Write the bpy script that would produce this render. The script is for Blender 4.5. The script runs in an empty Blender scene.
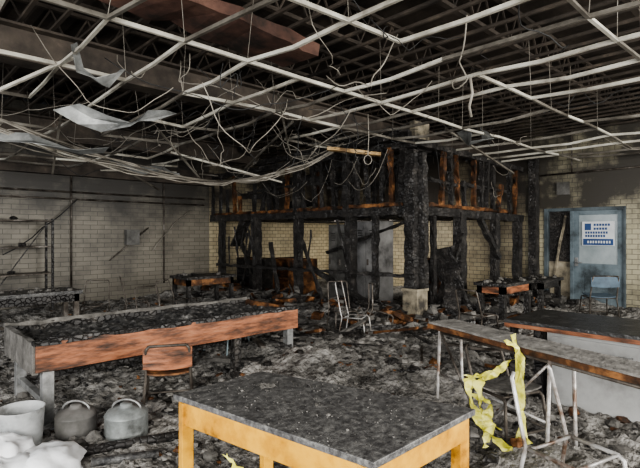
import bpy, bmesh, math, random
from mathutils import Vector, Matrix, noise
random.seed(7)
R=random.random
def U(a,b): return a+(b-a)*R()

# ---------------------------------------------------------------- frame
# room axes: x along the door-side partition, y along the long partition; corner post of the burnt loft at (0,0)
CA=(-6.68,-4.68)
def S(X,Y,z=0.0):      # survey metres (right / ahead of the standing point) -> room axes
    return Vector((.722*X+.692*Y+CA[0], -.692*X+.722*Y+CA[1], z))

# ---------------------------------------------------------------- materials
def new_mat(name):
    m=bpy.data.materials.new(name); m.use_nodes=True
    nt=m.node_tree; b=nt.nodes['Principled BSDF']; return m,nt,b
def ramp(nt,stops):
    r=nt.nodes.new('ShaderNodeValToRGB'); e=r.color_ramp.elements
    while len(e)<len(stops): e.new(0.5)
    for i,(p,c) in enumerate(stops):
        e[i].position=p; e[i].color=(c[0],c[1],c[2],1)
    return r
def noise_mat(name,stops,scale=8,rough=.8,bump=.2,metal=0,stretch=(1,1,1),detail=8,bscale=None,vor=None,vs=20,spec=.3,dist=.02):
    m,nt,b=new_mat(name); N=nt.nodes; L=nt.links
    tc=N.new('ShaderNodeTexCoord'); mp=N.new('ShaderNodeMapping'); mp.inputs['Scale'].default_value=stretch
    L.new(tc.outputs['Object'],mp.inputs[0])
    n=N.new('ShaderNodeTexNoise'); n.inputs['Scale'].default_value=scale; n.inputs['Detail'].default_value=detail; n.inputs['Roughness'].default_value=.65
    L.new(mp.outputs[0],n.inputs[0])
    r=ramp(nt,stops); L.new(n.outputs['Fac'],r.inputs[0]); L.new(r.outputs[0],b.inputs['Base Color'])
    b.inputs['Roughness'].default_value=rough; b.inputs['Metallic'].default_value=metal
    b.inputs['Specular IOR Level'].default_value=spec
    bp=N.new('ShaderNodeBump'); bp.inputs['Strength'].default_value=bump; bp.inputs['Distance'].default_value=dist
    if vor:
        v=N.new('ShaderNodeTexVoronoi'); v.feature='DISTANCE_TO_EDGE'; v.inputs['Scale'].default_value=vs
        L.new(mp.outputs[0],v.inputs[0])
        rr=ramp(nt,[(0,(0,0,0)),(.12,(1,1,1))]); L.new(v.outputs['Distance'],rr.inputs[0])
        L.new(rr.outputs[0],bp.inputs['Height'])
    else:
        n2=N.new('ShaderNodeTexNoise'); n2.inputs['Scale'].default_value=bscale or scale*3; n2.inputs['Detail'].default_value=6
        L.new(mp.outputs[0],n2.inputs[0]); L.new(n2.outputs['Fac'],bp.inputs['Height'])
    L.new(bp.outputs[0],b.inputs['Normal'])
    return m
M={}
M['char']=noise_mat('charred_timber',[(.35,(.009,.008,.0075)),(.55,(.028,.025,.023)),(.72,(.10,.09,.08))],6,.5,.8,vor=True,vs=17,spec=.6)
M['charbrown']=noise_mat('scorched_timber',[(.39,(.012,.010,.008)),(.52,(.085,.038,.017)),(.65,(.30,.14,.055)),(.8,(.42,.24,.11))],4,.6,.5)
M['orange']=noise_mat('heat_stained_wood',[(.36,(.03,.02,.015)),(.46,(.13,.055,.03)),(.56,(.29,.115,.058)),(.75,(.39,.20,.11))],2.6,.5,.3,stretch=(1,1,5))
M['tan']=noise_mat('raw_plank',[(.35,(.12,.07,.03)),(.5,(.42,.28,.13)),(.7,(.6,.44,.25))],5,.6,.3)
M['yellow']=noise_mat('varnished_yellow_wood',[(.31,(.16,.06,.008)),(.42,(.52,.25,.025)),(.55,(.70,.37,.04)),(.8,(.82,.47,.08))],4,.4,.15,spec=.35)
M['top']=noise_mat('black_bench_top',[(.30,(.03,.029,.029)),(.45,(.075,.073,.072)),(.56,(.14,.137,.132)),(.72,(.26,.255,.24))],34,.40,.9,detail=15,spec=.6,dist=.004,bscale=120)
M['topdark']=noise_mat('burnt_bench_top',[(.38,(.015,.015,.016)),(.55,(.075,.073,.07)),(.75,(.28,.27,.255))],12,.4,.6,spec=.6,detail=12)
M['topblack']=noise_mat('charred_counter_top',[(.38,(.010,.010,.010)),(.58,(.035,.034,.033)),(.78,(.15,.145,.135))],9,.35,.5,spec=.6,detail=12)
M['ash']=noise_mat('ash_layer',[(.3,(.05,.046,.042)),(.41,(.14,.132,.12)),(.52,(.27,.258,.24)),(.70,(.46,.44,.41))],3.6,.95,1.0,detail=15,bscale=18,spec=.1,dist=.08)
M['ashchip']=noise_mat('ash_chip',[(.3,(.08,.076,.07)),(.6,(.25,.238,.22)),(.8,(.38,.365,.34))],9,.95,.6)
M['ashchipd']=noise_mat('ash_chip_dark',[(.3,(.045,.042,.038)),(.6,(.15,.142,.13)),(.8,(.27,.255,.24))],9,.95,.6)
M['concrete']=noise_mat('sooty_concrete',[(.3,(.03,.03,.03)),(.7,(.14,.135,.13))],3,.8,.3)
M['tbar']=noise_mat('tee_bar_white',[(.34,(.09,.08,.065)),(.44,(.38,.355,.30)),(.6,(.64,.62,.54))],1.6,.5,.05)
M['tbard']=noise_mat('tee_bar_sooty',[(.35,(.045,.038,.03)),(.55,(.17,.155,.13)),(.75,(.37,.35,.31))],2,.6,.05)
M['deck']=noise_mat('sooty_roof_deck',[(.35,(.014,.012,.010)),(.55,(.045,.036,.029)),(.75,(.11,.088,.07))],1.3,.8,.3)
M['rust']=noise_mat('rusty_beam_steel',[(.38,(.02,.016,.013)),(.52,(.08,.042,.032)),(.74,(.20,.11,.08))],1.8,.85,.5)
M['joist']=noise_mat('sooty_joist_steel',[(.3,(.02,.017,.015)),(.6,(.08,.065,.052)),(.8,(.20,.16,.12))],3,.7,.2)
M['steel']=noise_mat('galvanised_steel',[(.3,(.10,.10,.095)),(.5,(.26,.26,.255)),(.7,(.45,.45,.44))],7,.42,.1,metal=.5)
M['tube']=noise_mat('chair_tube',[(.38,(.12,.075,.05)),(.49,(.34,.32,.30)),(.7,(.66,.67,.67))],5,.35,.05,metal=.3)
M['tubedark']=noise_mat('burnt_chair_tube',[(.36,(.03,.024,.02)),(.55,(.11,.095,.08)),(.78,(.33,.31,.29))],6,.5,.1,metal=.4)
M['can']=noise_mat('canister_paint',[(.36,(.05,.05,.046)),(.5,(.19,.20,.195)),(.72,(.36,.385,.375))],5,.5,.15,metal=.3)
M['sheet']=noise_mat('bent_sheet_metal',[(.32,(.06,.06,.055)),(.5,(.22,.225,.22)),(.7,(.48,.49,.47))],2.2,.4,.1,metal=.4)
M['paper']=noise_mat('white_paper_foam',[(.3,(.76,.77,.78)),(.6,(.92,.93,.94))],5,.8,.3)
M['bucket']=noise_mat('pale_plastic_bucket',[(.34,(.15,.15,.145)),(.48,(.42,.43,.43)),(.7,(.62,.63,.63))],4,.5,.15)
M['blue']=noise_mat('blue_plastic',[(.3,(.04,.06,.08)),(.7,(.09,.14,.19))],5,.45,.1)
M['teal']=noise_mat('pale_blue_laminate',[(.3,(.16,.20,.21)),(.6,(.34,.42,.44))],5,.45,.1)
M['cab']=noise_mat('grey_cabinet_paint',[(.3,(.20,.195,.185)),(.5,(.38,.38,.37)),(.8,(.50,.50,.49))],1.8,.55,.1)
M['locker']=noise_mat('sooty_locker_paint',[(.35,(.035,.033,.03)),(.5,(.10,.097,.09)),(.8,(.25,.24,.23))],2.5,.5,.1)
M['lockerg']=noise_mat('grey_locker_paint',[(.35,(.07,.068,.065)),(.5,(.20,.195,.19)),(.8,(.36,.355,.34))],2.5,.5,.1)
M['doorp']=noise_mat('blue_grey_door_paint',[(.36,(.045,.055,.06)),(.5,(.13,.165,.185)),(.8,(.23,.275,.30))],2,.5,.1)
M['framed']=noise_mat('sooty_door_frame_paint',[(.36,(.025,.03,.033)),(.55,(.08,.10,.11)),(.8,(.16,.185,.20))],2,.5,.1)
M['glass']=noise_mat('smoked_glass',[(.3,(.20,.24,.25)),(.7,(.36,.40,.41))],2,.25,.05,spec=.6)
M['signw']=noise_mat('sign_white',[(.3,(.50,.52,.54)),(.7,(.68,.70,.71))],3,.5,.02)
M['signb']=noise_mat('sign_blue',[(.3,(.025,.055,.15)),(.7,(.04,.085,.21))],3,.5,.02)
M['poster']=noise_mat('poster_print',[(.3,(.35,.28,.27)),(.5,(.5,.47,.46)),(.7,(.25,.3,.33))],14,.6,.02)
M['wire']=noise_mat('black_cable',[(.3,(.012,.011,.010)),(.7,(.04,.04,.04))],5,.6,.05)
M['wirep']=noise_mat('bare_pale_cable',[(.3,(.09,.08,.065)),(.6,(.30,.275,.235))],4,.5,.05)
M['masonry']=noise_mat('painted_masonry',[(.38,(.05,.045,.038)),(.52,(.24,.21,.155)),(.7,(.42,.375,.285))],3,.8,.3)
m,nt,b=new_mat('caution_tape'); b.inputs['Roughness'].default_value=.4
n=nt.nodes.new('ShaderNodeTexNoise'); n.inputs['Scale'].default_value=14
r=ramp(nt,[(.3,(.28,.27,.03)),(.45,(.58,.55,.08)),(.7,(.74,.72,.25))]); tc=nt.nodes.new('ShaderNodeTexCoord')
nt.links.new(tc.outputs['Object'],n.inputs[0]); nt.links.new(n.outputs['Fac'],r.inputs[0]); nt.links.new(r.outputs[0],b.inputs['Base Color'])
M['tape']=m

def tile_mat(name,axis,light,mids,dark,zlo,zhi,bw=.20,bh=.10,gain=2.4,off=-1.0,top=.75,mortar=(.10,.09,.075)):
    m,nt,b=new_mat(name); N=nt.nodes; L=nt.links
    tc=N.new('ShaderNodeTexCoord'); sp=N.new('ShaderNodeSeparateXYZ'); cb=N.new('ShaderNodeCombineXYZ')
    L.new(tc.outputs['Object'],sp.inputs[0]); L.new(sp.outputs[axis],cb.inputs[0]); L.new(sp.outputs[2],cb.inputs[1])
    br=N.new('ShaderNodeTexBrick'); L.new(cb.outputs[0],br.inputs[0])
    br.inputs['Scale'].default_value=1; br.inputs['Brick Width'].default_value=bw; br.inputs['Row Height'].default_value=bh
    br.inputs['Mortar Size'].default_value=.006; br.inputs['Mortar Smooth'].default_value=.1
    br.inputs['Color1'].default_value=(*light,1); br.inputs['Color2'].default_value=(*mids,1); br.inputs['Mortar'].default_value=(*mortar,1)
    n=N.new('ShaderNodeTexNoise'); n.inputs['Scale'].default_value=.8; n.inputs['Detail'].default_value=10; n.inputs['Roughness'].default_value=.62
    L.new(tc.outputs['Object'],n.inputs[0])
    mr=N.new('ShaderNodeMapRange'); mr.inputs['From Min'].default_value=zlo; mr.inputs['From Max'].default_value=zhi; mr.inputs['To Max'].default_value=top
    L.new(sp.outputs[2],mr.inputs[0])
    ad=N.new('ShaderNodeMath'); ad.operation='MULTIPLY_ADD'; ad.inputs[1].default_value=gain; ad.inputs[2].default_value=off
    L.new(n.outputs['Fac'],ad.inputs[0])
    ad2=N.new('ShaderNodeMath'); ad2.operation='ADD'; ad2.use_clamp=True
    L.new(ad.outputs[0],ad2.inputs[0]); L.new(mr.outputs[0],ad2.inputs[1])
    mx=N.new('ShaderNodeMix'); mx.data_type='RGBA'; L.new(ad2.outputs[0],mx.inputs[0]); L.new(br.outputs[0],mx.inputs[6]); mx.inputs[7].default_value=(*dark,1)
    L.new(mx.outputs[2],b.inputs['Base Color']); b.inputs['Roughness'].default_value=.5
    bp=N.new('ShaderNodeBump'); bp.inputs['Strength'].default_value=.3; bp.inputs['Distance'].default_value=.01; bp.invert=True
    L.new(br.outputs['Fac'],bp.inputs['Height']); L.new(bp.outputs[0],b.inputs['Normal'])
    return m
M['tileL']=tile_mat('sooty_tile_wall',0,(.22,.20,.16),(.17,.153,.122),(.035,.031,.026),1.8,2.6,.30,.10,mortar=(.08,.072,.06),gain=3.6,off=-1.6,top=.8)
M['tileIn']=tile_mat('cream_tile_wall',0,(.66,.57,.38),(.54,.45,.29),(.05,.042,.034),1.7,2.7,gain=3.2,off=-1.45)
M['tileR']=tile_mat('cream_tile_side_wall',1,(.66,.57,.38),(.54,.45,.30),(.05,.042,.034),1.9,2.7,gain=3.4,off=-1.5)
M['plasterR']=tile_mat('yellowed_block_wall',1,(.42,.385,.27),(.34,.31,.21),(.04,.035,.027),1.7,2.4,.20,.10,gain=5.0,off=-2.45,top=.75)

# ---------------------------------------------------------------- mesh builder
class MB:
    def __init__(s): s.v=[];s.f=[];s.m=[];s.s=[];s.mats=[]
    def mi(s,k):
        if k not in s.mats: s.mats.append(k)
        return s.mats.index(k)
    def add(s,vs,fs,k,smooth=False):
        o=len(s.v); i=s.mi(k); s.v+= [tuple(v) for v in vs]
        for f in fs: s.f.append([o+j for j in f]); s.m.append(i); s.s.append(smooth)
    def hexa(s,q,z0,z1,k):   # q: 4 xy corners
        vs=[(p[0],p[1],z0) for p in q]+[(p[0],p[1],z1) for p in q]
        s.add(vs,[(3,2,1,0),(4,5,6,7),(0,1,5,4),(1,2,6,5),(2,3,7,6),(3,0,4,7)],k)
    def box(s,x0,x1,y0,y1,z0,z1,k): s.hexa([(x0,y0),(x1,y0),(x1,y1),(x0,y1)],z0,z1,k)
    def beam(s,p0,p1,w,h,k,seg=1,jit=0,up=None):
        p0=Vector(p0);p1=Vector(p1);d=(p1-p0)
        if d.length<1e-5: return
        d.normalize()
        u=Vector(up) if up else (Vector((0,0,1)) if abs(d.z)<.9 else Vector((0,1,0)))
        sd=d.cross(u).normalized(); u=sd.cross(d)
        vs=[];fs=[]
        for i in range(seg+1):
            c=p0.lerp(p1,i/seg)
            for sx,sz in((-1,-1),(1,-1),(1,1),(-1,1)):
                vs.append(c+sd*(sx*w/2+U(-jit,jit))+u*(sz*h/2+U(-jit,jit))+d*U(-jit,jit)*.3)
        for i in range(seg):
            a=i*4
            for j in range(4): fs.append((a+j,a+(j+1)%4,a+4+(j+1)%4,a+4+j))
        fs.append((3,2,1,0)); e=seg*4; fs.append((e,e+1,e+2,e+3))
        s.add(vs,fs,k)
    def lump(s,c,r,k,fl=.6):
        c=Vector(c); n=7;m_=5;vs=[];fs=[];sd=U(0,99)
        for i in range(m_):
            ph=math.pi*(i+.0)/(m_-1)
            for j in range(n):
                t=2*math.pi*j/n; d=Vector((math.sin(ph)*math.cos(t),math.sin(ph)*math.sin(t),math.cos(ph)))
                q=r*(1+.7*noise.noise(d*1.6+Vector((sd,0,0)))); vs.append(c+Vector((d.x*q,d.y*q,d.z*q*fl)))
        for i in range(m_-1):
            for j in range(n): fs.append((i*n+j,(i+1)*n+j,(i+1)*n+(j+1)%n,i*n+(j+1)%n))
        s.add(vs,fs,k)
    def tube(s,pts,r,k,n=8):
        pts=[Vector(p) for p in pts]; vs=[];fs=[]; ref=None
        for i,p in enumerate(pts):
            d=(pts[min(i+1,len(pts)-1)]-pts[max(i-1,0)])
            d=d.normalized() if d.length>1e-6 else Vector((0,0,1))
            if ref is None: ref=Vector((0,0,1)) if abs(d.z)<.9 else Vector((1,0,0))
            a=d.cross(ref)
            if a.length<1e-4: a=d.cross(Vector((.3,.8,.5)))
            a.normalize(); b2=d.cross(a)
            for j in range(n):
                t=2*math.pi*j/n; vs.append(p+a*math.cos(t)*r+b2*math.sin(t)*r)
        for i in range(len(pts)-1):
            for j in range(n): fs.append((i*n+j,i*n+(j+1)%n,(i+1)*n+(j+1)%n,(i+1)*n+j))
        fs.append(tuple(range(n))[::-1]); fs.append(tuple((len(pts)-1)*n+j for j in range(n)))
        s.add(vs,fs,k,True)
    def lathe(s,c,prof,k,n=28,M4=None):
        vs=[];fs=[];c=Vector(c)
        for r,z in prof:
            for j in range(n):
                t=2*math.pi*j/n; p=Vector((r*math.cos(t),r*math.sin(t),z))
                if M4: p=M4@p
                vs.append(c+p)
        for i in range(len(prof)-1):
            for j in range(n): fs.append((i*n+j,i*n+(j+1)%n,(i+1)*n+(j+1)%n,(i+1)*n+j))
        fs.append(tuple(range(n))[::-1]); fs.append(tuple((len(prof)-1)*n+j for j in range(n)))
        s.add(vs,fs,k,True)
    def ribbon(s,pts,w,k,jit=0):
        vs=[];fs=[]
        for i,(p,wd) in enumerate(pts):
            p=Vector(p);wd=Vector(wd).normalized()*w/2
            j=Vector((U(-jit,jit),U(-jit,jit),U(-jit,jit)))
            vs+= [p-wd+j,p+Vector((U(-jit,jit),U(-jit,jit),U(-jit,jit))),p+wd-j]
        for i in range(len(pts)-1):
            a=i*3; fs+=[(a,a+1,a+4,a+3),(a+1,a+2,a+5,a+4)]
        s.add(vs,fs,k)
    def obj(s,name,bevel=0,solid=0):
        me=bpy.data.meshes.new(name); me.from_pydata(s.v,[],s.f)
        for k in s.mats: me.materials.append(M[k])
        me.polygons.foreach_set('material_index',s.m); me.polygons.foreach_set('use_smooth',s.s); me.update()
        o=bpy.data.objects.new(name,me); bpy.context.scene.collection.objects.link(o)
        if solid:
            q=o.modifiers.new('s','SOLIDIFY'); q.thickness=solid
        if bevel:
            q=o.modifiers.new('b','BEVEL'); q.width=bevel; q.segments=2; q.limit_method='ANGLE'
        return o
def arc(p0,p1,sag,n=10,jit=0):
    p0=Vector(p0);p1=Vector(p1);o=[]; sd=U(0,99)
    for i in range(n+1):
        t=i/n; p=p0.lerp(p1,t); p.z-=sag*4*t*(1-t)
        if 0<i<n: p+=noise.noise_vector(Vector((sd,t*4,0)))*jit*4*min(1,4*t*(1-t))
        o.append(p)
    return o

# ---------------------------------------------------------------- room shell
WB=6.5; WA=4.33; DK=4.3
b=MB(); b.box(-12,WA+.3,-9,WB+.3,-.2,0,'concrete'); b.obj('floor')
b=MB(); b.box(-12,-.02,WB,WB+.25,0,DK,'tileL'); b.box(-.02,WA,WB,WB+.25,0,DK,'tileIn'); b.obj('wall_left')
b=MB(); b.box(WA,WA+.25,0,WB+.25,0,DK,'tileR')
b.box(WA,WA+.25,-.42,0,0,DK,'plasterR'); b.box(WA,WA+.25,-2.0,-.42,2.16,DK,'plasterR'); b.box(WA,WA+.25,-9,-2.0,0,DK,'plasterR'); b.obj('wall_back')
b=MB(); b.box(WA+.25,WA+.3,-2.3,-.2,0,2.5,'deck'); b.obj('trim_1')
# ceiling: corrugated deck
b=MB(); xs=[-12+.09*i for i in range(int((WA+12.2)/.09)+1)]
vs=[];fs=[]
for i,x in enumerate(xs):
    z=DK+(.04 if (i//2)%2 else 0)
    vs+=[(x,-9,z),(x,WB+.25,z)]
for i in range(len(xs)-1): fs.append((2*i,2*i+1,2*i+3,2*i+2))
b.add(vs,fs,'deck'); b.box(-12,WA+.25,-9,WB+.25,DK+.06,DK+.12,'deck'); b.obj('ceiling')
# joists
b=MB(); y=-8.4
while y<6.3:
    for zz in(DK-.04,DK-.46): b.beam((-12,y,zz),(WA,y,zz),.06,.04,'joist')
    n=40
    for i in range(n):
        x0=-12+(WA+12)*i/n; x1=-12+(WA+12)*(i+1)/n; xm=(x0+x1)/2
        b.beam((x0,y,DK-.06),(xm,y,DK-.44),.02,.02,'joist'); b.beam((xm,y,DK-.44),(x1,y,DK-.06),.02,.02,'joist')
    y+=1.25
x=-10.0
while x<4.2:
    b.beam((x,-9,DK-.52),(x,WB,DK-.52),.035,.03,'joist'); x+=.3
b.obj('roof_joists')
# girders
b=MB()
def ibeam(p0,p1,h,w,k):
    p0=Vector(p0);p1=Vector(p1);u=Vector((0,0,1))
    b.beam(p0,p1,.02,h,k); b.beam(p0+u*h/2,p1+u*h/2,w,.025,k); b.beam(p0-u*h/2,p1-u*h/2,w,.025,k)
ibeam((-11.5,.95,3.52),(WA,.95,3.52),.34,.24,'joist')
ibeam((-6.0,4.6,3.42),(0.2,4.6,3.42),.36,.24,'joist')
b.obj('roof_girders')
b=MB(); b.beam((-5.6,-.85,3.62),(-3.3,-.85,3.5),.55,.12,'rust',12,.035); b.obj('ceiling_duct')

# ceiling tee-bar grid
b=MB()
def gz(x,y):
    z=3.1+.07*noise.noise(Vector((x*.6,y*.6,3)))
    f=max(0,min(1,(y-.2)/3))*max(0,min(1,(-x-1)/2))
    return z-.16*f+.12*f*noise.noise(Vector((x,y,9)))
def gp(x,y): return Vector((x+.05*noise.noise(Vector((x*.5,y*.5,1))),y+.07*noise.noise(Vector((x*.5,y*.5,5))),gz(x,y)))
def tee(p0,p1,k):
    b.beam(p0,p1,.027,.004,k); b.beam(p0+Vector((0,0,.018)),p1+Vector((0,0,.018)),.004,.032,k)
X0=-7.8;Y0=-7.2
for i in range(0,20):
    for j in range(0,12):
        x=X0+.6*i;y=Y0+1.2*j
        if y>6: continue
        inside=(x>-.3 and y>-.3)
        left=(y>.6)
        dm=1 if inside else (.38 if left else .06)
        dc=1 if inside else (.62 if left else .14)
        if noise.noise(Vector((x*.7,y*.7,20)))>.35: dm+=.2;dc+=.3
        pk=.8 if not left else .45
        if x>-1.5: pk-=.25
        if x+.6<WA and R()>dm: tee(gp(x,y),gp(x+.6,y),'tbar' if R()<pk else 'tbard')
        if y+1.2<6.3 and R()>dc:
            a_,b_=gp(x,y),gp(x,y+1.2); md=(a_+b_)/2+Vector((0,0,U(-.04,.005)))
            k='tbar' if R()<pk else 'tbard'
            tee(a_,md,k); tee(md,b_,k)
        if R()<.6: b.tube([gp(x,y)+Vector((0,0,.03)),(x+U(-.1,.1),y,DK-.46)],.003,'wirep',4)
for (p,q) in [((-5.0,1.4,3.0),(-4.7,2.9,2.45)),((-3.6,1.9,3.1),(-2.4,2.8,2.55)),((-5.3,-.2,3.15),(-5.9,.9,2.85)),((-2.8,3.1,3.0),(-.4,3.0,2.65)),
              ((-4.2,3.4,3.0),(-2.2,4.8,2.5)),((-1.8,.8,3.1),(-.3,1.3,3.05)),((-6.0,2.2,2.9),(-3.2,4.2,2.75)),((-3.4,-.6,3.12),(-.6,2.4,2.78)),((-2.5,.2,3.1),(-.3,5.2,2.75)),((-.7,-1.0,3.08),(2.4,-.6,2.75))]:
    tee(Vector(p),Vector(q),random.choice(['tbar','tbard','tbard']))
b.obj('ceiling_grid')

def bent_sheet(name,path,w,wd,jit=.03):
    b=MB(); b.ribbon([(p,wd) for p in path],w,'sheet',jit); return b.obj(name,solid=.004)
bent_sheet('bent_ceiling_sheet',[S(-2.75,5.2,2.98),S(-2.5,5.3,2.86),S(-2.3,5.4,2.80),S(-2.0,5.4,2.84),S(-1.8,5.5,3.0)],.30,(1,-.4,.2),.05)
bent_sheet('bent_ceiling_sheet',[S(-3.6,5.3,2.68),S(-3.2,5.3,2.66),S(-2.8,5.5,2.56),S(-2.5,5.6,2.58)],.22,(.4,.8,.2),.05)
bent_sheet('bent_ceiling_sheet',[S(-2.0,3.9,3.15),S(-2.05,4.1,3.0),S(-1.95,4.3,2.95),S(-1.8,4.4,3.1)],.10,(1,.2,.2))
bent_sheet('bent_ceiling_sheet',[S(2.1,7.0,3.1),S(2.2,7.1,2.95),S(2.45,7.0,2.98),S(2.5,7.3,3.2)],.2,(.3,.8,.3),.05)
bent_sheet('bent_ceiling_sheet',[S(-3.3,7.6,2.75),S(-2.9,7.7,2.62),S(-2.6,7.9,2.68),S(-2.4,8.0,2.6)],.25,(.3,.8,.3),.06)

# wires
b=MB()
for i in range(48):
    X=U(-3.8,1.8);Y=U(4.2,9); X2=X+U(-2.4,2.4);Y2=Y+U(-1.2,1.8)
    b.tube(arc(S(X,Y,U(3.0,3.5)),S(X2,Y2,U(2.9,3.5)),U(.05,.55),20,.05),U(.003,.007),random.choice(['wire','wire','wirep','wirep']),5)
for i in range(18):
    x=U(-5,2.5);y=U(-4,-.2)
    b.tube(arc((x,y,3.2),(x+U(-1.2,1.2),y+U(-1,1),3.25),U(.05,.3),16,.04),U(.003,.005),random.choice(['wire','wirep']),5)
for i in range(9):
    o=U(-.12,.12)
    b.tube(arc(S(-3.6+o,5.2,2.75+o),S(-1.55,7.6+o,2.42+U(-.05,.05)),.12,12,.02)+arc(S(-1.55,7.6+o,2.45),S(.3+o,8.2,3.05+o),.12+U(0,.12),12,.02)[1:],.008,'wirep' if i%2 else 'tbard',5)
for i in range(20):
    p=S(U(-2.6,2.4),U(5.5,8.8),3.1)
    if p.x>0 and p.y>0: continue
    b.tube(arc(p,p+Vector((U(-.15,.15),U(-.15,.15),-U(.2,.75))),0,10,.05),U(.003,.006),random.choice(['wire','wirep']),5)
for i in range(14):
    y0=U(.1,5.0); b.tube(arc((-.16,y0,U(2.5,3.2)),(-.18,y0+U(.4,1.4),U(2.4,3.2)),U(.1,.6),16,.02),U(.004,.008),random.choice(['wire','wire','wirep']),5)
for i in range(6):
    x0=U(.1,3.0); b.tube(arc((x0,-.17,U(2.5,3.1)),(x0+U(.3,.9),-.18,U(2.4,3.1)),U(.1,.5),16,.02),U(.004,.007),random.choice(['wire','wirep']),5)
b.tube([S(.60,6.0,3.1),S(.61,6.0,2.8),S(.60,6.02,2.6)]+[S(.60+.05*math.sin(t),6.02,2.53+.06*math.cos(t)) for t in [0,.8,1.6,2.4,3.1,3.9,4.7,5.5,6.2]],.005,'wirep',6)
b.tube([S(1.44,4.6,3.1),S(1.46,4.6,2.95),S(1.43,4.6,2.82),S(1.45,4.6,2.72)],.014,'wirep',6)
b.obj('hanging_cables')

# ---------------------------------------------------------------- ash layer
def H(x,y):
    v=Vector((x,y,0))
    h=.03+.085*max(0,noise.fractal(v*1.3,1,2,5)+.35)
    h+=.07*abs(noise.noise(v*4.5))+.045*abs(noise.noise(v*11))+.02*abs(noise.noise(v*27))
    far=max(0,min(1,((v-Vector((CA[0],CA[1],0))).length-3.8)/1.2))
    h+=far*.16*max(0,noise.noise(v*1.1+Vector((4,1,0))))
    d=max(0,1-abs(y+.3)/1.0) if x>-.3 else 0
    d2=max(0,1-abs(x+.35)/1.1) if y>-.3 else 0
    h+=.24*max(d,d2)*(.5+abs(noise.noise(v*2+Vector((3,3,0)))))
    c=S(.3,5.4); h+=.24*max(0,1-(v-c).length/1.7)
    c=S(-.5,6.6); h+=.16*max(0,1-(v-c).length/1.2)
    c=S(1.2,6.2); h+=.16*max(0,1-(v-c).length/1.0)
    return h
b=MB(); nx,ny=440,400; xa,xb,ya,yb=-8.0,WA-.02,-5.6,WB-.02
vs=[];fs=[]
for j in range(ny+1):
    for i in range(nx+1):
        x=xa+(xb-xa)*i/nx;y=ya+(yb-ya)*j/ny
        vs.append((x,y,H(x,y)))
for j in range(ny):
    for i in range(nx):
        a=j*(nx+1)+i; fs.append((a,a+1,a+nx+2,a+nx+1))
b.add(vs,fs,'ash',True); b.obj('ash_layer')

b=MB()
keys=['ashchip']*10+['ashchipd']*9+['char']*4+['charbrown']
for i in range(5200):
    Y=3.1+R()*8.2; X=U(-.72,.72)*Y; p=S(X,Y)
    if p.x>WA-.2 or p.y>WB-.2: continue
    s=U(.008,.03)
    if R()<.10: s=U(.03,.07)
    b.lump((p.x,p.y,H(p.x,p.y)+s*.15),s,random.choice(keys),U(.4,.8))
def chip(x,y,s,k,zoff=0):
    L=s*U(.6,1.8);w=s*U(.5,1.2);t=s*U(.2,.5); z=H(x,y)+t*.1+zoff
    an=U(0,6.28);ti=U(-.35,.35)
    d=Vector((math.cos(an)*L/2,math.sin(an)*L/2,ti*L/2)); c=Vector((x,y,z+abs(ti)*L*.3))
    b.beam(c-d,c+d,w,t,k,2,s*.15)
for i in range(500):
    Y=3.4+R()*7; X=U(-.7,.7)*Y; p=S(X,Y)
    if p.x>WA-.3 or p.y>WB-.3: continue
    chip(p.x,p.y,U(.03,.08),random.choice(['char','charbrown','ashchip','ashchipd','ashchipd']))
for i in range(330):
    if R()<.5: x=U(-1.2,.5);y=U(-.6,6.0)
    else: x=U(-.6,4);y=U(-1.2,.4)
    chip(x,y,U(.08,.22),random.choice(['char','char','ashchipd','ashchipd','charbrown']),U(0,.12))
for i in range(150):
    Y=U(5.2,10.5);X=U(-.6,.45)*Y;p=S(X,Y)
    if p.x>3.8 or p.y>5.9: continue
    an=U(0,6.28);L=U(.25,.8);d=Vector((math.cos(an),math.sin(an),U(-.25,.25)))*L/2
    c=Vector((p.x,p.y,H(p.x,p.y)+.03+abs(d.z)))
    b.beam(c-d,c+d,U(.02,.06),U(.01,.04),random.choice(['char','char','charbrown','ashchipd','tubedark']),4,.006)
b.obj('fire_debris')

# ---------------------------------------------------------------- burnt loft
b=MB()
def cb(p0,p1,w,h,k='char',j=.014):
    L=(Vector(p1)-Vector(p0)).length; b.beam(p0,p1,w,h,k,max(2,int(L/.12)),j)
cb((0,0,2.0),(0,6.4,2.0),.12,.15); cb((-.06,.2,2.11),(-.06,3.9,2.09),.05,.06,'charbrown'); cb((-.04,4.0,2.1),(-.04,6.2,2.1),.05,.05,'charbrown')
cb((0,0,3.12),(0,6.4,3.08),.12,.12); cb((0,.1,3.28),(0,4.4,3.24),.10,.12)
for y,w in [(.85,.11),(1.45,.19),(2.95,.17),(4.4,.17),(5.9,.15)]:
    cb((0,y,0),(0,y,2.0),w,w*.8)
y=.45
while y<6.4:
    if R()>.12:
        k='charbrown' if R()<.20 else 'char'
        top=3.1 if R()>.22 else U(2.5,2.9)
        cb((U(-.03,.03),y+U(-.05,.05),2.05),(U(-.05,.05),y+U(-.09,.09),top),U(.04,.08),.08,k)
    y+=.29
for y in (1.2,2.1,3.0,3.9): cb((0,y,2.6),(0,y+.85,2.6+U(-.1,.1)),.07,.05)
for i in range(7):
    y=U(.5,5.6); z=U(2.25,3.0); cb((.06,y,z),(.06,y+U(.4,1.1),z+U(-.12,.12)),.02,U(.06,.16))
cb((-.04,1.5,2.0),(-.04,1.5,3.2),.17,.13); cb((-.04,2.95,2.0),(-.04,2.95,3.1),.14,.12)
cb((-.04,.04,.70),(-.03,.05,3.0),.16,.20,'char',.02); cb((.09,-.09,.70),(.07,-.07,2.95),.13,.16,'char',.02); cb((.0,.27,1.9),(0,.25,3.25),.08,.11)
cb((0,0,2.0),(4.1,0,1.95),.12,.15); cb((0,0,3.14),(4.1,0,3.05),.12,.10); cb((.3,-.06,2.1),(3.4,-.06,2.08),.05,.06,'charbrown')
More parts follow.
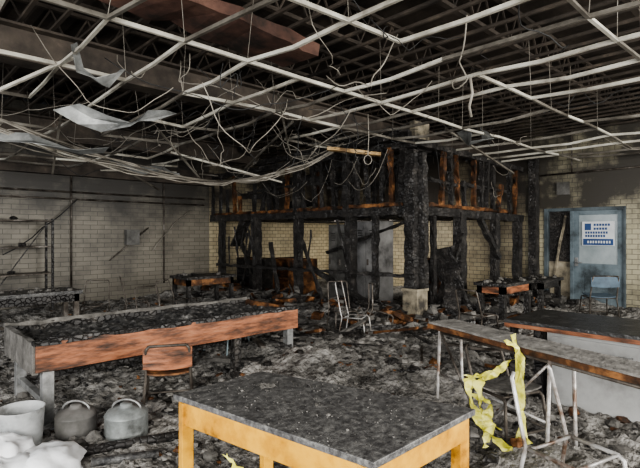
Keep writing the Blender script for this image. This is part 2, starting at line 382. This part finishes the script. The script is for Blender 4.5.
for x,w in [(.55,.10),(1.44,.21),(2.83,.18),(3.9,.19)]: cb((x,0,0),(x,0,2.0),w,w*.8)
x=.3
while x<4.0:
    k='charbrown' if R()<.45 else 'char'
    if R()>.12: cb((x,U(-.03,.03),2.02),(x+U(-.14,.14),U(-.03,.03),3.1 if R()>.25 else U(2.5,2.9)),U(.05,.08),.08,k)
    x+=.27
for x in(.4,1.5,2.4): cb((x,0,2.55),(x+.9,0,2.5),.07,.05)
y=.15
while y<6.4: cb((.02,y,2.0),(4.15,y,2.0),.05,.14,'char',.008); y+=.42
x=.2
while x<4.1:
    if R()>.3: b.beam((x,.1,2.1),(x,6.35,2.1),.22,.03,'char',12,.01)
    x+=.28
y=.4
while y<6.3:
    if R()>.3: cb((1.6,y,2.1),(1.6,y,3.2),.08,.08,'charbrown' if R()<.15 else 'char')
    y+=.6
for i in range(5):
    y=U(.4,5.0); cb((1.62,y,U(2.3,3.1)),(1.62,y+1.1,U(2.3,3.1)),.03,.18)
for i in range(18):
    p=Vector((U(0,3),U(.2,5.5),U(3.1,3.4))); q=p+Vector((U(-1.2,1.2),U(-1.2,1.2),U(-.2,.2)))
    if q.y>6.2 or q.x>4: continue
    cb(p,q,.06,.08)
cb((-.1,.9,.35),(-.05,2.6,.95),.10,.08); cb((-.3,3.2,.1),(0,3.9,1.4),.08,.08); cb((.5,-.1,.3),(1.3,-.12,1.6),.12,.08); cb((2.0,-.1,1.9),(2.8,-.1,1.1),.1,.08)
cb((-.1,.0,.9),(-.1,6.0,.82),.05,.06,'char'); cb((.3,.15,1.9),(.5,2.6,1.2),.07,.05,'char')
cb((.25,4.6,.1),(.2,5.4,1.5),.07,.07); cb((.3,5.5,.1),(.25,4.9,1.7),.05,.07); cb((-.2,2.0,.3),(-.15,2.9,1.9),.05,.06); cb((.1,5.0,1.95),(.15,5.5,1.3),.3,.03)
for i in range(10):
    y=U(.3,5.9); cb((-.08,y,U(.8,1.2)),(-.1,y+U(-.3,.3),U(1.5,2.1)),.03,.03)
b.obj('burnt_loft_frame')
def cupboard(name,x,y,w,d,z0,z1,k):
    b=MB(); t=.03
    b.beam((x+d/2,y,(z0+z1)/2),(x+d/2,y+t,(z0+z1)/2),d,z1-z0,k,1,.004); b.beam((x+d/2,y+w-t,(z0+z1)/2),(x+d/2,y+w,(z0+z1)/2),d,z1-z0,k,1,.004)
    for zz in (z0+t/2,(z0+z1)/2,z1-t/2): b.beam((x+d/2,y+t,zz),(x+d/2,y+w-t,zz),d,t,'charbrown' if zz>z1-.1 else k,5,.004)
    b.box(x+d-.02,x+d,y+t,y+w-t,z0+t,z1-t,'char')
    b.beam((x+.01,y+t,(z0+z1)/2),(x+.01,y+w*.48,(z0+z1)/2),.02,z1-z0-.08,k,4,.005)
    for yy in(y+.02,y+w-.08): b.box(x+.02,x+.08,yy,yy+.06,0,z0,k)
    b.obj(name)
cupboard('charred_cupboard',.30,3.15,1.05,.45,.12,1.05,'charbrown'); cupboard('charred_cupboard',.30,4.65,1.05,.45,.12,1.0,'char'); cupboard('charred_cupboard',1.7,.35,.9,.4,.12,1.1,'charbrown')
b=MB(); b.beam(S(.12,7.6,2.95),S(.95,7.5,2.84),.13,.05,'tan',6,.006); b.tube([S(.2,7.6,2.97),S(.15,7.62,3.1)],.006,'wire'); b.tube([S(.9,7.5,2.87),S(.92,7.52,3.1)],.006,'wire'); b.obj('dangling_plank')
b=MB(); b.box(-.15,.15,-.15,.15,0,.70,'masonry'); b.box(-.165,.165,-.165,.165,.65,.70,'masonry'); b.obj('masonry_pier',.01)
b=MB(); b.box(.35,.80,.25,.36,3.12,3.6,'masonry'); b.beam((.35,.30,3.1),(.80,.30,3.1),.2,.06,'char',4,.01); b.obj('masonry_bulkhead')

def locker(name,x,y,w,d,h,k):
    b=MB(); b.box(x,x+d,y,y+w,.06,h,k)
    for i in range(2):
        yy=y+.02+i*(w/2); b.box(x-.018,x,yy,yy+w/2-.04,.12,h-.05,k)
        for t in range(4): b.box(x-.024,x-.016,yy+.06,yy+w/2-.12,h-.2-t*.05,h-.18-t*.05,'char')
        b.box(x-.045,x-.018,yy+w/2-.1,yy+w/2-.07,h*.52,h*.52+.12,'tubedark')
    for px in(x+.02,x+d-.06):
        for py in(y+.02,y+w-.06): b.box(px,px+.04,py,py+.04,0,.06,k)
    b.obj(name,.006)
locker('steel_locker',.80,1.45,.62,.5,1.86,'lockerg'); locker('charred_locker',.80,2.25,.6,.5,1.8,'locker')
b=MB(); b.beam((.78,-.42,.12),(.60,-.14,1.35),.42,.04,'char',10,.04,up=(1,0,.3)); b.beam((.3,-.5,.2),(.9,-.2,1.0),.25,.05,'char',6,.04); b.beam((1.0,-.45,.1),(.85,-.15,1.0),.2,.04,'charbrown',6,.02); b.obj('fallen_charred_board')

# ---------------------------------------------------------------- door wall
b=MB(); xd=WA-.03
b.box(xd,WA+.12,-.50,-.42,0,2.16,'framed'); b.box(xd,WA+.12,-2.0,-1.95,0,2.16,'framed'); b.box(xd,WA+.12,-1.95,-.5,2.09,2.16,'framed'); b.box(xd,WA+.12,-1.03,-.96,0,2.09,'doorp')
b.box(WA+.06,WA+.08,-.96,-.5,1.0,2.09,'char'); b.box(WA+.04,WA+.1,-.96,-.5,0,1.0,'masonry'); b.beam((WA+.03,-.55,.3),(WA+.03,-.85,2.0),.04,.05,'masonry',6,.01)
b.obj('door_frame',.006)
b=MB(); 
b.box(WA,WA+.05,-1.95,-1.85,0.01,2.09,'doorp'); b.box(WA,WA+.05,-1.13,-1.03,0.01,2.09,'doorp'); b.box(WA,WA+.05,-1.85,-1.13,.01,.98,'doorp'); b.box(WA,WA+.05,-1.85,-1.13,2.0,2.09,'doorp')
b.box(WA+.015,WA+.03,-1.85,-1.13,.98,2.0,'glass'); b.box(WA-.01,WA,-1.75,-1.25,.15,.80,'doorp')
b.tube([(WA,-1.08,1.0),(WA-.06,-1.08,1.0),(WA-.06,-1.2,1.0)],.012,'steel'); b.box(WA-.012,WA,-1.115,-1.045,.92,1.1,'steel')
b.obj('door_1',.005)
b=MB(); xs_=WA-.02; y0,y1=-1.80,-1.20
b.box(xs_,xs_+.015,y0,y1,1.36,1.86,'signw'); b.box(xs_-.004,xs_,y0+.02,y1-.02,1.37,1.50,'signb')
b.box(xs_-.004,xs_,y1-.17,y1-.05,1.68,1.82,'signb')
for r_,(z,n,l) in enumerate([(1.79,6,.038),(1.71,5,.038),(1.63,9,.034),(1.56,8,.034)]):
    yy=y1-.22 if r_<2 else y1-.06
    for i in range(n):
        if yy-l<y0+.03: break
        b.box(xs_-.004,xs_,yy-l,yy,z-.024,z+.024,'signb'); yy-=l+.014
for i in range(9): b.box(xs_-.006,xs_-.004,y1-.10-.05*i-.03,y1-.10-.05*i,1.41,1.46,'signw')
b.obj('door_sign')
b=MB(); b.box(WA-.012,WA,-2.62,-2.25,1.62,2.12,'poster'); b.box(WA-.016,WA-.012,-2.58,-2.29,1.97,2.07,'signw'); b.box(WA-.016,WA-.012,-2.58,-2.29,1.68,1.74,'signb'); b.obj('wall_poster')
b=MB(); b.box(WA-.05,WA,-2.7,-2.5,1.2,1.42,'cab'); b.box(WA-.055,WA-.05,-2.67,-2.53,1.30,1.38,'signw'); b.obj('wall_notice_box',.004)
b=MB(); b.beam((4.17,-.25,0),(4.17,-.25,3.3),.2,.16,'char',16,.012); b.obj('charred_post')
b=MB(); b.tube([(WA-.04,-.35,2.9),(WA-.04,-3.5,2.92)],.02,'tubedark'); b.tube([(WA-.04,-1.0,2.9),(WA-.04,-1.0,DK-.05)],.015,'tubedark'); b.box(WA-.06,WA-.005,-.95,-.70,2.45,2.72,'locker'); b.obj('wall_conduit')
b=MB()
for z in(2.35,2.5): b.tube([(-11,WB-.05,z),(-.2,WB-.05,z)],.02,'tubedark')
for x in(-5.2,-3.4,-1.3): b.tube([(x,WB-.04,.4),(x,WB-.04,3.4)],.018,'tubedark')
b.tube(arc((-3.3,WB-.1,2.35),(-4.7,WB-.3,1.2),.1,8,.02),.012,'wire'); b.tube([(-2.6,WB-.05,1.0),(-1.7,WB-.06,1.75)],.014,'tubedark')
b.tube(arc((-1.6,WB-.06,1.2),(-.6,WB-.07,2.2),-.1,8,.02),.01,'wirep')
b.box(-2.25,-1.95,WB-.14,WB,1.35,1.7,'locker'); b.box(-5.9,-5.5,WB-.12,WB,1.5,1.9,'locker')
b.beam((-11,WB-.12,3.02),(0,WB-.12,3.02),.18,.35,'joist'); b.obj('wall_pipework')

# ---------------------------------------------------------------- left side furniture
def rack(name,x,y,w,d,h,n):
    b=MB()
    for px in(x,x+w):
        for py in(y,y+d): b.beam((px,py,0),(px,py,h),.04,.04,'char')
    for i in range(n):
        z=.3+(h-.35)*i/(n-1); b.beam((x,y+d/2,z),(x+w,y+d/2,z+U(-.03,.03)),d,.024,'tubedark',6,.008)
        for q in range(1): b.lump((U(x+.2,x+w-.2),y+d/2,z+.05),.07,'char')
    b.beam((x,y+d,.3),(x+w,y+d,h-.1),.02,.02,'char')
    b.obj(name)
rack('metal_shelving',-4.95,5.75,1.0,.45,1.9,4)
def worktable(name,x,y,w,d,h,topk,legk,apk,th=.05,lw=.07,rot=0):
    b=MB(); c=math.cos(rot);s_=math.sin(rot)
    T=lambda u,v:(x+u*c-v*s_,y+u*s_+v*c)
    def bx(u0,u1,v0,v1,z0,z1,k): b.hexa([T(u0,v0),T(u1,v0),T(u1,v1),T(u0,v1)],z0,z1,k)
    bx(-w/2,w/2,-d/2,d/2,h-th,h,topk)
    i=.04
    bx(-w/2+i,w/2-i,-d/2+i,-d/2+i+.025,h-th-.12,h-th,apk); bx(-w/2+i,w/2-i,d/2-i-.025,d/2-i,h-th-.12,h-th,apk)
    bx(-w/2+i,-w/2+i+.025,-d/2+i,d/2-i,h-th-.12,h-th,apk); bx(w/2-i-.025,w/2-i,-d/2+i,d/2-i,h-th-.12,h-th,apk)
    for sx in(-1,1):
        for sy in(-1,1):
            u=sx*(w/2-.04-lw/2);v=sy*(d/2-.04-lw/2); bx(u-lw/2,u+lw/2,v-lw/2,v+lw/2,0,h-th,legk)
    bx(-w/2+.1,w/2-.1,-.02,.02,.18,.23,legk)
    for q in range(int(w*14)):
        u=U(-w/2+.05,w/2-.05);v=U(-d/2+.05,d/2-.05);t=T(u,v);s2=U(.02,.06)
        b.lump((t[0],t[1],h+s2*.3),s2,random.choice(['char','ashchipd']))
    return b.obj(name)
worktable('charred_workbench',-1.7,3.9,1.1,.7,.78,'char','char','charbrown')
worktable('charred_workbench',-4.9,3.7,1.5,.7,.72,'topdark','tubedark','char')
worktable('scorched_workbench',1.25,-.95,1.1,.55,.80,'char','char','orange',lw=.09)
worktable('charred_workbench',2.9,-.85,1.0,.6,.74,'char','char','char',lw=.09)

# chairs
def chair(name,pos,rot,k='tube',seat='teal',back=None,sh=.45,bh=.82,w=.38,d=.38,tip=None,r=.012,ring=True,half=False):
    b=MB()
    Mx=Matrix.Translation(pos)@Matrix.Rotation(rot,4,'Z')
    if tip: Mx=Mx@Matrix.Rotation(tip[0],4,'X')@Matrix.Rotation(tip[1],4,'Y')
    P=lambda x,y,z:Mx@Vector((x,y,z))
    hw=w/2;hd=d/2
    for sx in(-1,1):
        b.tube([P(sx*(hw+.03),-hd-.04,0),P(sx*hw,-hd+.01,sh-.04),P(sx*hw,-hd+.04,sh-.02),P(sx*hw,hd-.04,sh-.02)],r,k)
        b.tube([P(sx*(hw+.03),hd+.06,0),P(sx*hw,hd-.02,sh-.02),P(sx*hw,hd,sh+.05),P(sx*(hw-.01),hd+.08,bh-.03),P(sx*(hw-.03),hd+.085,bh)],r,k)
        for q in(-hd-.04,hd+.06): b.tube([P(sx*(hw+.03),q,0),P(sx*(hw+.03),q,.03)],r*1.5,'wire')
        if ring: b.tube([P(sx*(hw+.02),-hd-.02,.16),P(sx*(hw+.02),hd+.03,.16)],r*.8,k)
    if not half: b.tube([P(-hw+.03,hd+.085,bh),P(hw-.03,hd+.085,bh)],r,k)
    b.tube([P(-hw,-hd+.04,sh-.02),P(hw,-hd+.04,sh-.02)],r*.8,k); b.tube([P(-hw,hd-.05,sh-.02),P(hw,hd-.05,sh-.02)],r*.8,k)
    if ring: b.tube([P(-hw-.02,-hd-.02,.16),P(hw+.02,-hd-.02,.16)],r*.8,k)
    if seat:
        n=7;vs=[];fs=[]
        for zo in(0,.014):
            for j in range(n):
                for i in range(n):
                    u=i/(n-1)*2-1;v=j/(n-1)*2-1
                    rr=1-.10*(u*u*v*v); z=sh+.012*u*u-.01*v+zo
                    vs.append(P(u*(hw+.01)*rr,v*(hd+.01)*rr,z))
        for o,fl in((0,True),(n*n,False)):
            for j in range(n-1):
                for i in range(n-1):
                    a=o+j*n+i; f=(a,a+1,a+n+1,a+n); fs.append(f[::-1] if fl else f)
        ed=[i for i in range(n)]+[n*(j+1)+n-1 for j in range(n-1)]+[n*n-2-i for i in range(n-1)]+[n*(n-2-j) for j in range(n-2)]
        for i in range(len(ed)): a,c2=ed[i],ed[(i+1)%len(ed)]; fs.append((a,c2,c2+n*n,a+n*n))
        b.add(vs,fs,seat)
    if back:
        n=7;vs=[];fs=[]
        for yo in(.07,.055):
            for zz in(bh-.20,bh-.01):
                for i in range(n):
                    u=i/(n-1)*2-1; vs.append(P(u*(hw+.015),hd+yo+.02*(1-u*u)-.0,zz-(.012*u*u if zz>bh-.1 else -.012*u*u)))
        def q(l,m_,i): return l*2*n+m_*n+i
        for i in range(n-1):
            fs+=[(q(0,0,i+1),q(0,0,i),q(0,1,i),q(0,1,i+1)),(q(1,0,i),q(1,0,i+1),q(1,1,i+1),q(1,1,i)),(q(0,1,i),q(1,1,i),q(1,1,i+1),q(0,1,i+1)),(q(0,0,i),q(0,0,i+1),q(1,0,i+1),q(1,0,i))]
        fs+=[(q(0,0,0),q(1,0,0),q(1,1,0),q(0,1,0)),(q(0,0,n-1),q(0,1,n-1),q(1,1,n-1),q(1,0,n-1))]
        b.add(vs,fs,back)
    return b.obj(name)
g=lambda X,Y:(lambda p:Vector((p.x,p.y,0)))(S(X,Y))
TH=math.atan2(-.692,.722)
chair('burnt_chair_frame',g(1.38,2.62),TH+.5,'tube',None,None,.43,.80,.36,.36,r=.012,half=True)
chair('burnt_chair_frame',g(-.30,1.62),TH+3.6,'tube',None,None,.43,.80,.26,.32)
chair('school_chair',g(-1.32,4.2),TH+3.4,'tubedark','charbrown','orange',.42,.68,.36,.34)
chair('burnt_chair_frame',g(.50,6.8),TH+1.2,'tube',None,None,.45,.92,.30,.34,ring=False,r=.009,half=True)
chair('burnt_chair_frame',g(.8,7.3),TH+1.6,'tubedark',None,None,.45,.8,.36,.36,tip=(.3,.1))
chair('burnt_chair_frame',g(.35,7.35),TH+.3,'tubedark',None,None,.45,.85,.34,.36,r=.010,ring=False)
chair('burnt_chair_frame',g(-1.15,5.95),TH-.6,'teal',None,None,.42,.6,.36,.36,r=.010)
chair('burnt_chair_frame',g(1.42,3.65),TH+.4,'tubedark','ashchipd',None,.44,.72,.36,.36,half=True)
chair('burnt_chair_frame',g(2.3,7.0),TH+2.2,'tubedark',None,None,.45,.8)
for X,Y,rr in[(-3.7,7.9,.3),(-3.2,8.4,2.0),(-2.6,8.6,1.2),(-2.6,7.5,.8)]:
    chair('burnt_chair_frame',g(X,Y),TH+rr,'tubedark',None,None,.45,U(.72,.9),r=.009,ring=False)
p=S(5.05,8.7); chair('blue_plastic_chair',Vector((p.x,p.y,0)),TH+3.0,'tubedark','blue','blue',.48,.86,.44,.42)

# ---------------------------------------------------------------- trough bench
b=MB(); x0,x1,y0,y1=-5.70,-3.02,-.47,.55; zt=.75
b.beam((x0,y0,zt-.115),(x1,y0,zt-.115),.045,.23,'orange',14,.003); b.beam((x0,y1,zt-.115),(x1,y1,zt-.115),.045,.23,'char',14,.008)
b.beam((x0,y0,zt-.12),(x0,y1,zt-.12),.045,.25,'ashchipd',8,.006); b.beam((x1,y0,zt-.115),(x1,y1,zt-.115),.045,.22,'charbrown',6,.004)
b.beam((x0-.02,y0,zt+.0),(x1+.02,y0,zt+.0),.055,.045,'char',26,.009); b.beam((x0-.02,y1,zt+.005),(x1,y1,zt+.005),.06,.035,'ashchipd',26,.011)
nx_,ny_=90,36;vs=[];fs=[]
for j in range(ny_+1):
    for i in range(nx_+1):
        x=x0+(x1-x0)*i/nx_;y=y0+.02+(y1-y0-.04)*j/ny_
        vs.append((x,y,zt-.085+.06*abs(noise.noise(Vector((x*5,y*5,2))))+.05*abs(noise.noise(Vector((x*14,y*14,2))))))
for j in range(ny_):
    for i in range(nx_): a=j*(nx_+1)+i; fs.append((a,a+1,a+nx_+2,a+nx_+1))
b.add(vs,fs,'topdark'); b.box(x0+.02,x1-.02,y0+.02,y1-.02,zt-.22,zt-.10,'char')
for px in(x0+.10,x1-.07,(x0+x1)/2+.55):
    for py in(y0+.07,y1-.07):
        k='steel' if px!=(x0+x1)/2+.55 else 'char'; b.beam((px,py,0),(px,py,zt-.22),.085,.085,k)
b.beam((x0+.1,y0+.07,.25),(x0+.1,y1-.07,.25),.05,.05,'steel'); b.beam((x0+.1,y1-.1,.25),(x1-.1,y1-.1,.25),.05,.05,'char',6,.004)
b.obj('workshop_trough_bench',.004)
def canister(name,X,Y,r,h,k,handle=True,open_=False):
    p=S(X,Y); z=.03; b=MB()
    prof=[(r*.93,z),(r,z+.02),(r,z+h*.28),(r*1.02,z+h*.30),(r,z+h*.32),(r,z+h*.70),(r*1.02,z+h*.72),(r*.99,z+h*.74),(r*.86,z+h*.84),(r*.45,z+h*.90),(r*.30,z+h*.92),(r*.29,z+h*.98),(r*.2,z+h)]
    if open_: prof=[(r*.82,z),(r*.86,z+.02),(r,z+h*.98),(r*1.04,z+h),(r*.98,z+h),(r*.84,z+h*.5)]
    b.lathe((p.x,p.y,0),prof,k)
    if handle:
        q=Vector((p.x,p.y,0))
        b.tube([q+Vector((r*.7*math.cos(t)*.722,-r*.7*math.cos(t)*.692,z+h*.84+h*.24*math.sin(t))) for t in [math.pi*i/10 for i in range(11)]],.009,'steel')
    b.obj(name)
canister('fuel_canister',-1.46,3.62,.155,.30,'can'); canister('fuel_canister',-1.84,3.62,.145,.29,'locker'); canister('plastic_bucket',-2.12,3.40,.15,.34,'bucket',False,True)
b=MB(); b.tube([S(-1.75,3.25,.10),S(-1.45,3.38,.11),S(-1.05,3.58,.10)],.035,'char'); b.tube([S(-1.5,3.15,.10),S(-1.1,3.28,.10)],.03,'topdark'); b.obj('burnt_pipe')
b=MB()
for (X,Y,rx,rz) in[(-2.08,3.12,.22,.20),(-1.78,3.1,.24,.13),(-1.98,2.98,.22,.13)]:
    c=S(X,Y); n=36; vs=[];fs=[]; mm=20
    for i in range(mm):
        ph=math.pi*i/(mm-1)
        for j in range(n):
            t=2*math.pi*j/n; d=Vector((math.sin(ph)*math.cos(t),math.sin(ph)*math.sin(t),math.cos(ph))); q=1+.3*noise.noise(d*2.0+Vector((X*7,0,0)))+.08*noise.noise(d*6)
            vs.append((c.x+d.x*rx*q,c.y+d.y*rx*q,max(.02,.08+d.z*rz*q)))
    for i in range(mm-1):
        for j in range(n): fs.append((i*n+j,(i+1)*n+j,(i+1)*n+(j+1)%n,i*n+(j+1)%n))
    b.add(vs,fs,'paper',True)
b.obj('crumpled_packing_foam')

# ---------------------------------------------------------------- foreground table
L_=Vector((-5.48,-2.30));B_=Vector((-4.88,-2.28));R_=Vector((-4.52,-3.52));F_=Vector((-5.30,-3.53))
cen=(L_+B_+R_+F_)/4
def inset(d): return [q+(cen-q).normalized()*d for q in(L_,F_,R_,B_)]
b=MB(); b.hexa(inset(0),.720,.75,'top'); 
Q=inset(.05); hA=.60
for i in range(4):
    p0=Q[i];p1=Q[(i+1)%4]; b.beam((p0.x,p0.y,(.72+hA)/2),(p1.x,p1.y,(.72+hA)/2),.025,.72-hA,'yellow')
Q2=inset(.075)
for q in Q2: b.beam((q.x,q.y,0),(q.x,q.y,.718),.062,.062,'yellow',up=(.2,1,0))
m0=(Q2[0]+Q2[3])/2;m1=(Q2[1]+Q2[2])/2
for a_,c_ in((Q2[0],Q2[3]),(Q2[1],Q2[2]),(m0,m1)): b.beam((a_.x,a_.y,.16),(c_.x,c_.y,.16),.03,.06,'yellow')
b.obj('wooden_work_table',.004)
b=MB()
for i in range(420):
    u=R();v=R(); p=(L_*(1-u)+F_*u)*(1-v)+(B_*(1-u)+R_*u)*v; s_=U(.0015,.004)
    if R()<.03: s_=U(.006,.012)
    b.lump((p.x,p.y,.75+s_*.4),s_,random.choice(['ashchip','ashchipd','char']))
b.obj('table_ash_crumbs')
b=MB(); c=S(-.30,2.62,.752)
for i in range(4):
    a0=Vector((U(-.02,.02),U(-.02,.02),0)); b.ribbon([(c+a0+Vector((.02*j,.012*math.sin(j*2+i),.012*abs(math.sin(j*1.4+i))+.004)),(0,1,.3)) for j in range(4)],.025,'ashchipd',.005)
b.obj('burnt_rag',solid=.002)

# ---------------------------------------------------------------- right desk and counter
b=MB(); d0=Vector((-2.93,-2.20));d1=Vector((-3.70,-4.62)); dr=(d1-d0).normalized(); nr=Vector((-dr.y,dr.x)); 
if nr.x<0: nr=-nr
W=.30
def dk(t,o,z): 
    p=d0+dr*t+nr*o; return Vector((p.x,p.y,z))
Ld=(d1-d0).length
b.beam(dk(0,W/2,.785),dk(Ld,W/2,.785),W,.03,'ashchip',14,.003); b.beam(dk(0,.0,.765),dk(Ld,0,.765),.02,.04,'charbrown',14,.002)
for t in(.12,1.25,2.35):
    b.tube([dk(t,.03,.77),dk(t,.0,.05),dk(t,.01,.02),dk(t,W-.01,.02),dk(t,W,.05),dk(t,W-.03,.77)],.014,'tube')
b.tube([dk(.12,.03,.35),dk(1.25,.03,.30)],.010,'tube'); b.tube([dk(.12,.04,.72),dk(2.35,.04,.72)],.012,'tubedark')
b.tube([dk(.12,.03,.74),dk(.62,.03,.05)],.010,'tubedark'); b.tube([dk(1.25,.03,.72),dk(.75,.05,.2)],.010,'tube')
b.obj('narrow_school_desk')
b=MB(); cx0,cx1,cy0,cy1=-2.30,-1.42,-5.6,-2.62
b.box(cx0,cx1,cy0,cy1,.76,.80,'topblack'); b.box(cx0-.006,cx0+.03,cy0,cy1,.735,.77,'orange'); b.box(cx0+.03,cx1-.03,cy1-.03,cy1+.004,.72,.76,'charbrown')
b.box(cx0+.10,cx1-.05,cy0+.05,cy1-.35,.0,.73,'cab'); b.box(cx0+.12,cx1-.05,cy1-.30,cy1-.22,0,.75,'char')
y=cy1-.40
while y>cy0+.8: b.box(cx0+.082,cx0+.10,y-.72,y,.08,.69,'cab'); b.tube([(cx0+.08,y-.62,.6),(cx0+.06,y-.62,.6),(cx0+.06,y-.52,.6),(cx0+.08,y-.52,.6)],.006,'steel'); y-=.75
b.box(cx0+.02,cx0+.08,cy1-.10,cy1-.04,0,.76,'char'); b.box(cx1-.1,cx1-.04,cy1-.10,cy1-.04,0,.76,'char')
b.obj('laboratory_counter',.006)
# caution tape
b=MB()
def strip(pts,w,jit=.012):
    out=[];
    for i in range(len(pts)-1):
        for t in range(5): 
            p=Vector(pts[i]).lerp(Vector(pts[i+1]),t/5); an=(i*5+t)*.45
            out.append((p+Vector((.012*math.sin(an),.012*math.cos(an),0)),S(math.cos(an*.7)+CA[0]*0,math.sin(an*.7)*.6)-S(0,0)+Vector((0,0,.25))))
    out.append((Vector(pts[-1]),Vector((1,0,0)))); b.ribbon(out,w,'tape',jit)
strip([S(1.30,3.32,.86),S(1.38,3.35,.80),S(1.37,3.3,.55),S(1.38,3.28,.30),S(1.34,3.28,.14)],.055)
strip([S(1.40,3.45,.88),S(1.36,3.30,.7),S(1.36,3.25,.4),S(1.40,3.2,.2)],.05)
strip([S(1.02,3.3,.62),S(1.12,3.3,.62),S(1.24,3.32,.66),S(1.35,3.35,.72)],.06)
strip([S(1.04,3.3,.62),S(1.02,3.28,.48),S(1.08,3.26,.34),S(1.18,3.24,.22),S(1.26,3.2,.14)],.08)
strip([S(1.10,3.3,.6),S(1.09,3.28,.42),S(1.16,3.26,.28),S(1.12,3.24,.16)],.07)
strip([S(1.05,3.3,.5),S(1.16,3.28,.44),S(1.12,3.26,.34),S(1.22,3.24,.28)],.06)
b.obj('caution_tape')
b=MB()
strip([S(-.34,1.74,.80),S(-.30,1.72,.74),S(-.33,1.7,.66)],.03)
b.obj('caution_tape')

# ---------------------------------------------------------------- lights
w=bpy.data.worlds.new('sky'); bpy.context.scene.world=w; w.use_nodes=True
bg=w.node_tree.nodes['Background']; bg.inputs[0].default_value=(.90,.94,1,1); bg.inputs[1].default_value=1.35
def area(name,loc,tgt,sx,sy,p,c):
    l=bpy.data.lights.new(name,'AREA'); l.shape='RECTANGLE'; l.size=sx;l.size_y=sy;l.energy=p;l.color=c
    o=bpy.data.objects.new(name,l); bpy.context.scene.collection.objects.link(o); o.location=loc
    o.rotation_euler=(Vector(tgt)-Vector(loc)).to_track_quat('-Z','Y').to_euler()
area('window_daylight_rear',(-10.5,-6.0,2.3),(0,1,1.3),5,2.4,800,(1,.98,.94))
area('window_daylight_right',(-1.0,-8.6,2.3),(-1,3,1.2),6,2.2,800,(1,.97,.91))
area('window_daylight_left',(-11.5,2.0,2.2),(0,3,1.5),4,2.2,120,(.95,.97,1))
area('loft_fill_light',(2.4,3.2,1.9),(4.3,4.2,1.2),1.6,.5,38,(1,.96,.88))  # unseen fill added under the loft to brighten its tile walls, no real fitting
try: bpy.context.scene.view_settings.look='AgX - Medium High Contrast'
except Exception: pass

# ---------------------------------------------------------------- camera
cd=bpy.data.cameras.new('camera'); cam=bpy.data.objects.new('camera',cd); bpy.context.scene.collection.objects.link(cam)
cd.sensor_width=36; cd.lens=27; cam.location=(CA[0],CA[1],1.6); cd.clip_start=.05
cam.rotation_euler=Vector((.692,.722,0)).to_track_quat('-Z','Y').to_euler()
bpy.context.scene.camera=cam
